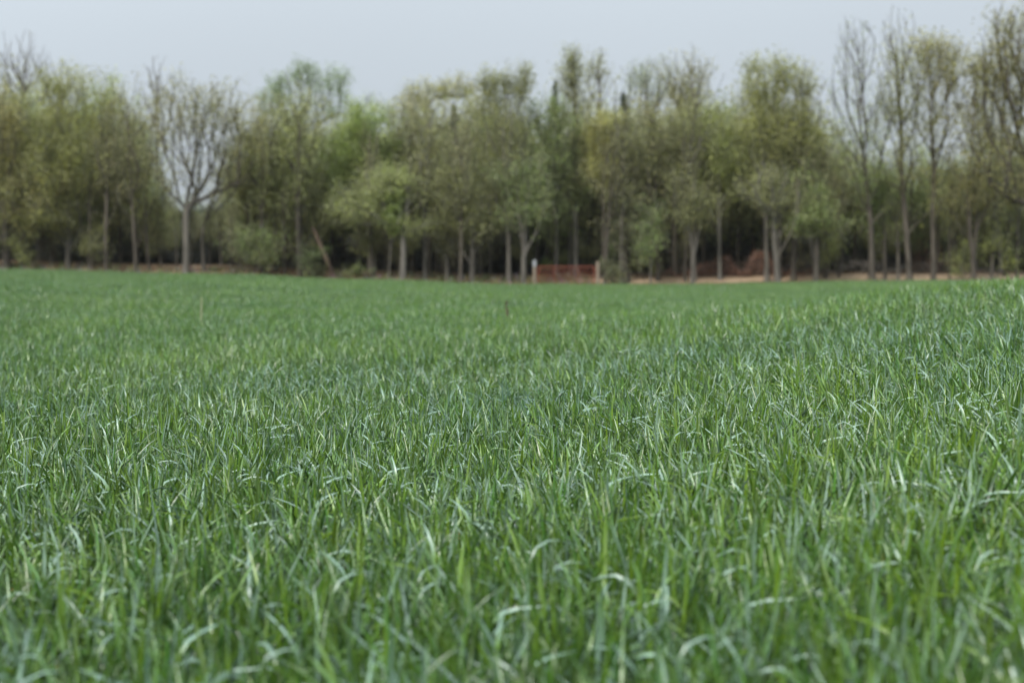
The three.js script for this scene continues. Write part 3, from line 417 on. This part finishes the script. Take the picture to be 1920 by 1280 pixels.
// red farm gate
{
  const d = 101, a = ray(1006, 512, d), c = ray(1118, 512, d), W = c.x - a.x, gy = groundAt((a.x + c.x) / 2, -d) + 0.02, topY = ray(1060, 499, d).y - gy - 0.03;
  const g = thing('farm_gate', 'red tubular metal farm gate at the field edge', 'gate', V((a.x + c.x) / 2, gy, -d));
  const bar = (name, p, q, r) => { const b = new Buf(); tube(b, [p, q], [r, r], 8); b.mesh(name, M.gateRed, g); };
  const y0 = 0.16, n = 6;
  for (let k = 0; k < n; k++) { const y = lerp(y0, topY, Math.pow(k / (n - 1), 0.92)); bar('rail', V(-W / 2 + 0.1, y, 0), V(W / 2 - 0.1, y, 0), k === 0 || k === n - 1 ? 0.03 : 0.022); }
  for (const s of [-1, 1]) bar('stile', V(s * (W / 2 - 0.12), y0 - 0.03, 0), V(s * (W / 2 - 0.12), topY + 0.03, 0), 0.036);
  for (const s of [-0.2, 0.2]) bar('brace', V(s * W, y0, -0.05), V(s * W, topY, -0.05), 0.022);
  const post = (label, px, topPy, cap) => {
    const p = ray(px, 512, d); p.y = groundAt(p.x, -d) - 0.1; const o = thing('gate_post', label, 'post', p, 'posts of the red gate'), H = ray(px, topPy, d).y - p.y, b = new Buf();
    tube(b, [V(0, 0, 0), V(0.01, H * 0.6, 0), V(0, H, 0)], [0.13, 0.12, 0.115], 10); const shaft = b.mesh('shaft', M.postWood, o);
    if (cap) { const s = new Buf(), x = 0.115, y0b = H - 0.36, y1b = H + 0.04; [[-1, -1], [1, -1], [1, 1], [-1, 1]].forEach(([i, j]) => { s.v(i * x, y0b, j * x + 0.02); s.v(i * x, y1b, j * x + 0.02); }); for (let k = 0; k < 4; k++) { const e = k * 2, f = ((k + 1) % 4) * 2; s.t(e, f, e + 1); s.t(f, f + 1, e + 1); } const top = s.v(0, y1b + 0.09, 0.02), bot = s.v(0, y0b - 0.01, 0.02); for (let k = 0; k < 4; k++) { s.t(k * 2 + 1, ((k + 1) % 4) * 2 + 1, top); s.t(((k + 1) % 4) * 2, k * 2, bot); } const m = s.mesh('white_cap', M.white, shaft); m.geometry = m.geometry.toNonIndexed(); m.geometry.computeVertexNormals(); m.userData.label = 'white sleeve with low pointed cap'; }
    else { const s = new Buf(); tube(s, [V(0, H, 0), V(0, H + 0.05, 0), V(0, H + 0.09, 0)], [0.13, 0.12, 0.02], 10); s.mesh('post_top', M.postWood, shaft); }
  };
  post('gate post with a white top, left of the red gate', 1002, 490, true);
  post('plain brown gate post at the right end of the red gate', 1121, 492, false);
}
// pale stake and dark weed stalk standing in the crop
{
  let d = 22, p = ray(376, 570, d); p.y = groundAt(p.x, -d); const H = ray(376, 556, d).y - p.y, g = thing('marker_stake', 'thin pale stake standing in the crop on the left', 'stake', p), b = new Buf();
  tube(b, [V(0, 0, 0), V(0.01, H * 0.92, 0), V(0.012, H, 0)], [0.010, 0.010, 0.005], 6); b.mesh('shaft', M.stake, g);
  const c = new Buf(); tube(c, [V(0, 0, 0), V(-0.03, 0.12, 0.03)], [0.03, 0.02], 6); c.mesh('foot', M.stake, g);
  d = 24; p = ray(950, 580, d); p.y = groundAt(p.x, -d); const h = ray(947, 566, d).y - p.y, w = thing('weed_stalk', 'dark dry weed stalk poking from the crop at centre', 'weed', p), R = rng(9), s = new Buf();
  tube(s, [V(0.03, 0, 0), V(0.015, h * 0.5, 0), V(-0.02, h, 0)], [0.012, 0.011, 0.006], 5); const stem = s.mesh('stem', M.weed, w);
  for (let k = 0; k < 9; k++) { const t = 0.55 + 0.45 * k / 9, y = h * t, x = 0.015 - 0.035 * (t - 0.5) * 2, l = new Buf(), a = R() * 6.28; tube(l, [V(x, y, 0), V(x + Math.cos(a) * 0.025, y + 0.03, Math.sin(a) * 0.025), V(x + Math.cos(a) * 0.03, y + 0.055, Math.sin(a) * 0.03)], [0.006, 0.014, 0.003], 5); l.mesh('seed_head', M.weed, stem); }
}

// ------------------------------------------------------------------ the crop: young wheat, nobody could count its blades
function blade(b, R, x, z, o) {
  const n = o.seg, phi = R() * 6.2832, tilt = 0.05 + Math.pow(R(), 1.4) * 0.6, L = o.len * (0.55 + 0.5 * R()), w = o.w * (0.75 + 0.5 * R()), bend = Math.pow(R(), 2.4) * 1.6, kink = R() < 0.32 ? 0.5 + R() * 1.4 : 0, kp = 0.42 + 0.45 * R(), tw = (R() - 0.5) * 3.4, tw0 = (R() - 0.5) * 0.8;
  const cp = Math.cos(phi), sp = Math.sin(phi), tone = 0.45 + 0.8 * R(), hue = R(), dry = o.dry && R() < 0.05;
  const paleGlint = R() < 0.09, glintTip = kink > 0 && R() < 0.5, c2 = [0.2 * (0.5 + 0.5 * tone), 0.315 * (0.5 + 0.5 * tone), 0.225 * (0.5 + 0.5 * tone)], c = dry ? [0.34, 0.27, 0.09] : paleGlint ? [0.18 * tone, 0.285 * tone, 0.20 * tone] : [lerp(0.047, 0.125, hue) * tone, lerp(0.145, 0.225, hue) * tone, lerp(0.02, 0.008, hue) * tone];  // pale blades and pale ends: sky glints put into the vertex colour
  let r = 0, y = o.y0 ?? 0; const first = b.p.length / 3, st = L / n;
  for (let k = 0; k <= n; k++) {
    const t = k / n, a = tilt + bend * Math.pow(t, 1.7) + kink * sst(kp - 0.16, kp + 0.2, t), ca = Math.cos(a), sa = Math.sin(a);
    if (k) { r += sa * st; y += ca * st; }
    const th = tw0 + tw * t, cs = Math.cos(th), sn = Math.sin(th);
    const sx = -sp * cs + ca * cp * sn, sy = -sa * sn, sz = cp * cs + (ca * sp) * sn;          // side vector turned about the blade's axis
    const nx = ca * cp * cs + sp * sn, ny = -sa * cs, nz = ca * sp * cs - cp * sn;
    const wd = w * 0.5 * (t < 0.2 ? 0.65 + 1.75 * t : Math.pow(Math.max(0, 1 - Math.pow((t - 0.2) / 0.8, 2.0)), 0.85)) + 0.0003, px = x + cp * r, pz = z + sp * r;
    const cc = glintTip && t > kp - 0.08 ? c2 : c;                     // sky highlight painted pale on the turned-over end of the blade
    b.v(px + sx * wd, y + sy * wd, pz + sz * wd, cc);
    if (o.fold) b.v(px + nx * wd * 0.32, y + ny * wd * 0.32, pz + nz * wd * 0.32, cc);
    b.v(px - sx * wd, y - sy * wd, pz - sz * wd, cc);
  }
  const m = o.fold ? 3 : 2;
  for (let k = 0; k < n; k++) for (let j = 0; j < m - 1; j++) { const a = first + k * m + j; b.t(a, a + m, a + 1); b.t(a + 1, a + m, a + m + 1); }
}
const crop = new THREE.Group(); crop.name = 'wheat_crop'; tag(crop, 'dense young green wheat crop filling the field', 'crop', null, 'stuff'); scene.add(crop);
function scatter(name, geos, list) {
  const per = geos.map(() => []); list.forEach((e) => per[e.v].push(e));
  per.forEach((l, v) => { const im = shade(new THREE.InstancedMesh(geos[v], M.wheat, l.length)); im.name = name; im.userData.kind = 'stuff'; l.forEach((e, i) => { im.setMatrixAt(i, e.m); im.setColorAt(i, e.c); }); crop.add(im); });
}
const cropTint = (x, d, R) => { const n = noise2(x * 0.6 + 7, d * 0.45), k = 1 + 0.14 * n + 0.08 * noise2(x * 0.13, d * 0.09 + 5) + (R() - 0.5) * 0.22; return new THREE.Color().setRGB(k * (1 + 0.1 * n), k, k * (1 - 0.08 * n)); };
const cropHeight = (x, d) => 1 + 0.12 * noise2(x * 0.5, d * 0.5 + 40) + 0.07 * noise2(x * 2.1, d * 2.1);
{
  const R = rng(31337), m = new THREE.Matrix4(), q = new THREE.Quaternion(), e = new THREE.Euler();
  const place = (x, d, s, lean, v) => { e.set((R() - 0.5) * lean, R() * 6.2832, (R() - 0.5) * lean); q.setFromEuler(e); m.compose(V(x, groundAt(x, -d) - 0.004, -d), q, V(s, s * cropHeight(x, d), s)); return { m: m.clone(), v, c: cropTint(x, d, R) }; };
  // near plants, one by one
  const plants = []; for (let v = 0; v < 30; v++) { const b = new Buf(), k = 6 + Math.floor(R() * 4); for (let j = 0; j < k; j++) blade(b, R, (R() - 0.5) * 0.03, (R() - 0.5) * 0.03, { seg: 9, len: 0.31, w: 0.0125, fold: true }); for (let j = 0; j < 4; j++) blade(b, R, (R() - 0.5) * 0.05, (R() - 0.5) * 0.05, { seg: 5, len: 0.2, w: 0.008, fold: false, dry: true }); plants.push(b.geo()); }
  const near = []; for (let d = 0.9; d < 13.3;) { const dd = 0.06; const wide = 0.41 * d + 1.5, count = wide * 2 * dd * 360; for (let k = 0; k < Math.floor(count + R()); k++) { const x = (R() * 2 - 1) * wide, z = d + R() * dd; if (Math.hypot(x, z) < 0.9) continue; near.push(place(x, z, 0.82 + 0.32 * R(), 0.22, Math.floor(R() * 30))); } d += dd; }
  scatter('wheat_plants', plants, near);
  // farther off, small patches of many plants
  const patch = (size, n, blades, o) => { const b = new Buf(); for (let k = 0; k < n; k++) { const x = (R() - 0.5) * size, z = (R() - 0.5) * size; for (let j = 0; j < blades; j++) blade(b, R, x + (R() - 0.5) * 0.04, z + (R() - 0.5) * 0.04, o); } return b.geo(); };
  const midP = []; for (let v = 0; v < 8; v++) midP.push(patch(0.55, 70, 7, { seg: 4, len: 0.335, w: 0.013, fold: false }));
  const mid = []; for (let d = 13; d < 36; d += 0.42) { const wide = 0.41 * d + 2; for (let x = -wide; x < wide; x += 0.42) mid.push(place(x + (R() - 0.5) * 0.2, d + (R() - 0.5) * 0.2, 0.9 + 0.2 * R(), 0.05, Math.floor(R() * 8))); }
  scatter('wheat_patches', midP, mid);
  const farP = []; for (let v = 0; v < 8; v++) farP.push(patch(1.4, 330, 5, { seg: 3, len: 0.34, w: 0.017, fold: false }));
  const far = []; for (let d = 35.6; d < EDGE - 0.6; d += 1) { const wide = 0.41 * d + 3; for (let x = -wide; x < wide; x += 1) far.push(place(x + (R() - 0.5) * 0.5, d + (R() - 0.5) * 0.5, 0.95 + 0.15 * R(), 0.02, Math.floor(R() * 8))); }
  scatter('wheat_patches', farP, far);
  console.log('wheat', near.length, mid.length, far.length);
}

{ // rough dry and green verge between crop and wood
  const R = rng(606), geos = []; for (let v = 0; v < 4; v++) { const b = new Buf(); for (let k = 0; k < 34; k++) blade(b, R, (R() - 0.5) * 0.5, (R() - 0.5) * 0.4, { seg: 3, len: 0.5, w: 0.02, fold: false, dry: true }); geos.push(b.geo()); }
  const g = new THREE.Group(); g.name = 'verge_grass'; tag(g, 'rough olive and straw coloured grass along the field edge', 'grass', null, 'stuff'); scene.add(g);
  const per = [[], [], [], []], m = new THREE.Matrix4(), q = new THREE.Quaternion();
  for (let k = 0; k < 3600; k++) {
    const px = -60 + R() * 2040, right = sst(1060, 1160, px) * (1 - sst(1400, 2000, px) * 0.2), left = sst(210, 240, px) * (1 - sst(560, 640, px)); if (R() < right * 0.72 || R() < left * 0.55) continue;
    const d = EDGE - 0.6 + Math.pow(R(), 1.3) * (right > 0.5 ? 2.2 : 6), x = (px - 960) / FPX * d, s = 0.5 + 0.9 * R() * R() + 0.3 * noise2(x * 0.5, d) ; if (s < 0.25) continue;
    q.setFromEuler(new THREE.Euler(0, R() * 6.28, 0)); m.compose(V(x, groundAt(x, -d) - 0.01, -d), q, V(s * 1.1, s, s * 1.1));
    const t = R(), c = t < 0.45 ? [1.9, 1.0, 2.2] : t < 0.8 ? [1.1, 0.75, 1.1] : [2.6, 1.35, 4]; per[k % 4].push([m.clone(), c.map((z) => z * (0.6 + 0.4 * R()))]);
  }
  per.forEach((l, v) => { const im = shade(new THREE.InstancedMesh(geos[v], M.wheat, l.length)); im.name = 'verge_tufts'; im.userData.kind = 'stuff'; l.forEach(([mm, c], i) => { im.setMatrixAt(i, mm); im.setColorAt(i, new THREE.Color().setRGB(...c)); }); g.add(im); });
}
scene.fog = new THREE.FogExp2(new THREE.Color(0.90, 0.92, 0.93), 0.00008);
let tris = 0, meshes = 0, own = 0; const seen = new Set(); scene.traverse((o) => { if (o.isMesh) { meshes++; if (!seen.has(o.geometry.uuid)) { seen.add(o.geometry.uuid); own += (o.geometry.index ? o.geometry.index.count : 0) / 3; } tris += (o.geometry.index ? o.geometry.index.count : o.geometry.attributes.position.count) / 3; } });
console.log('meshes', meshes, 'triangles', tris, 'unshared', own);
renderer.render(scene, camera);
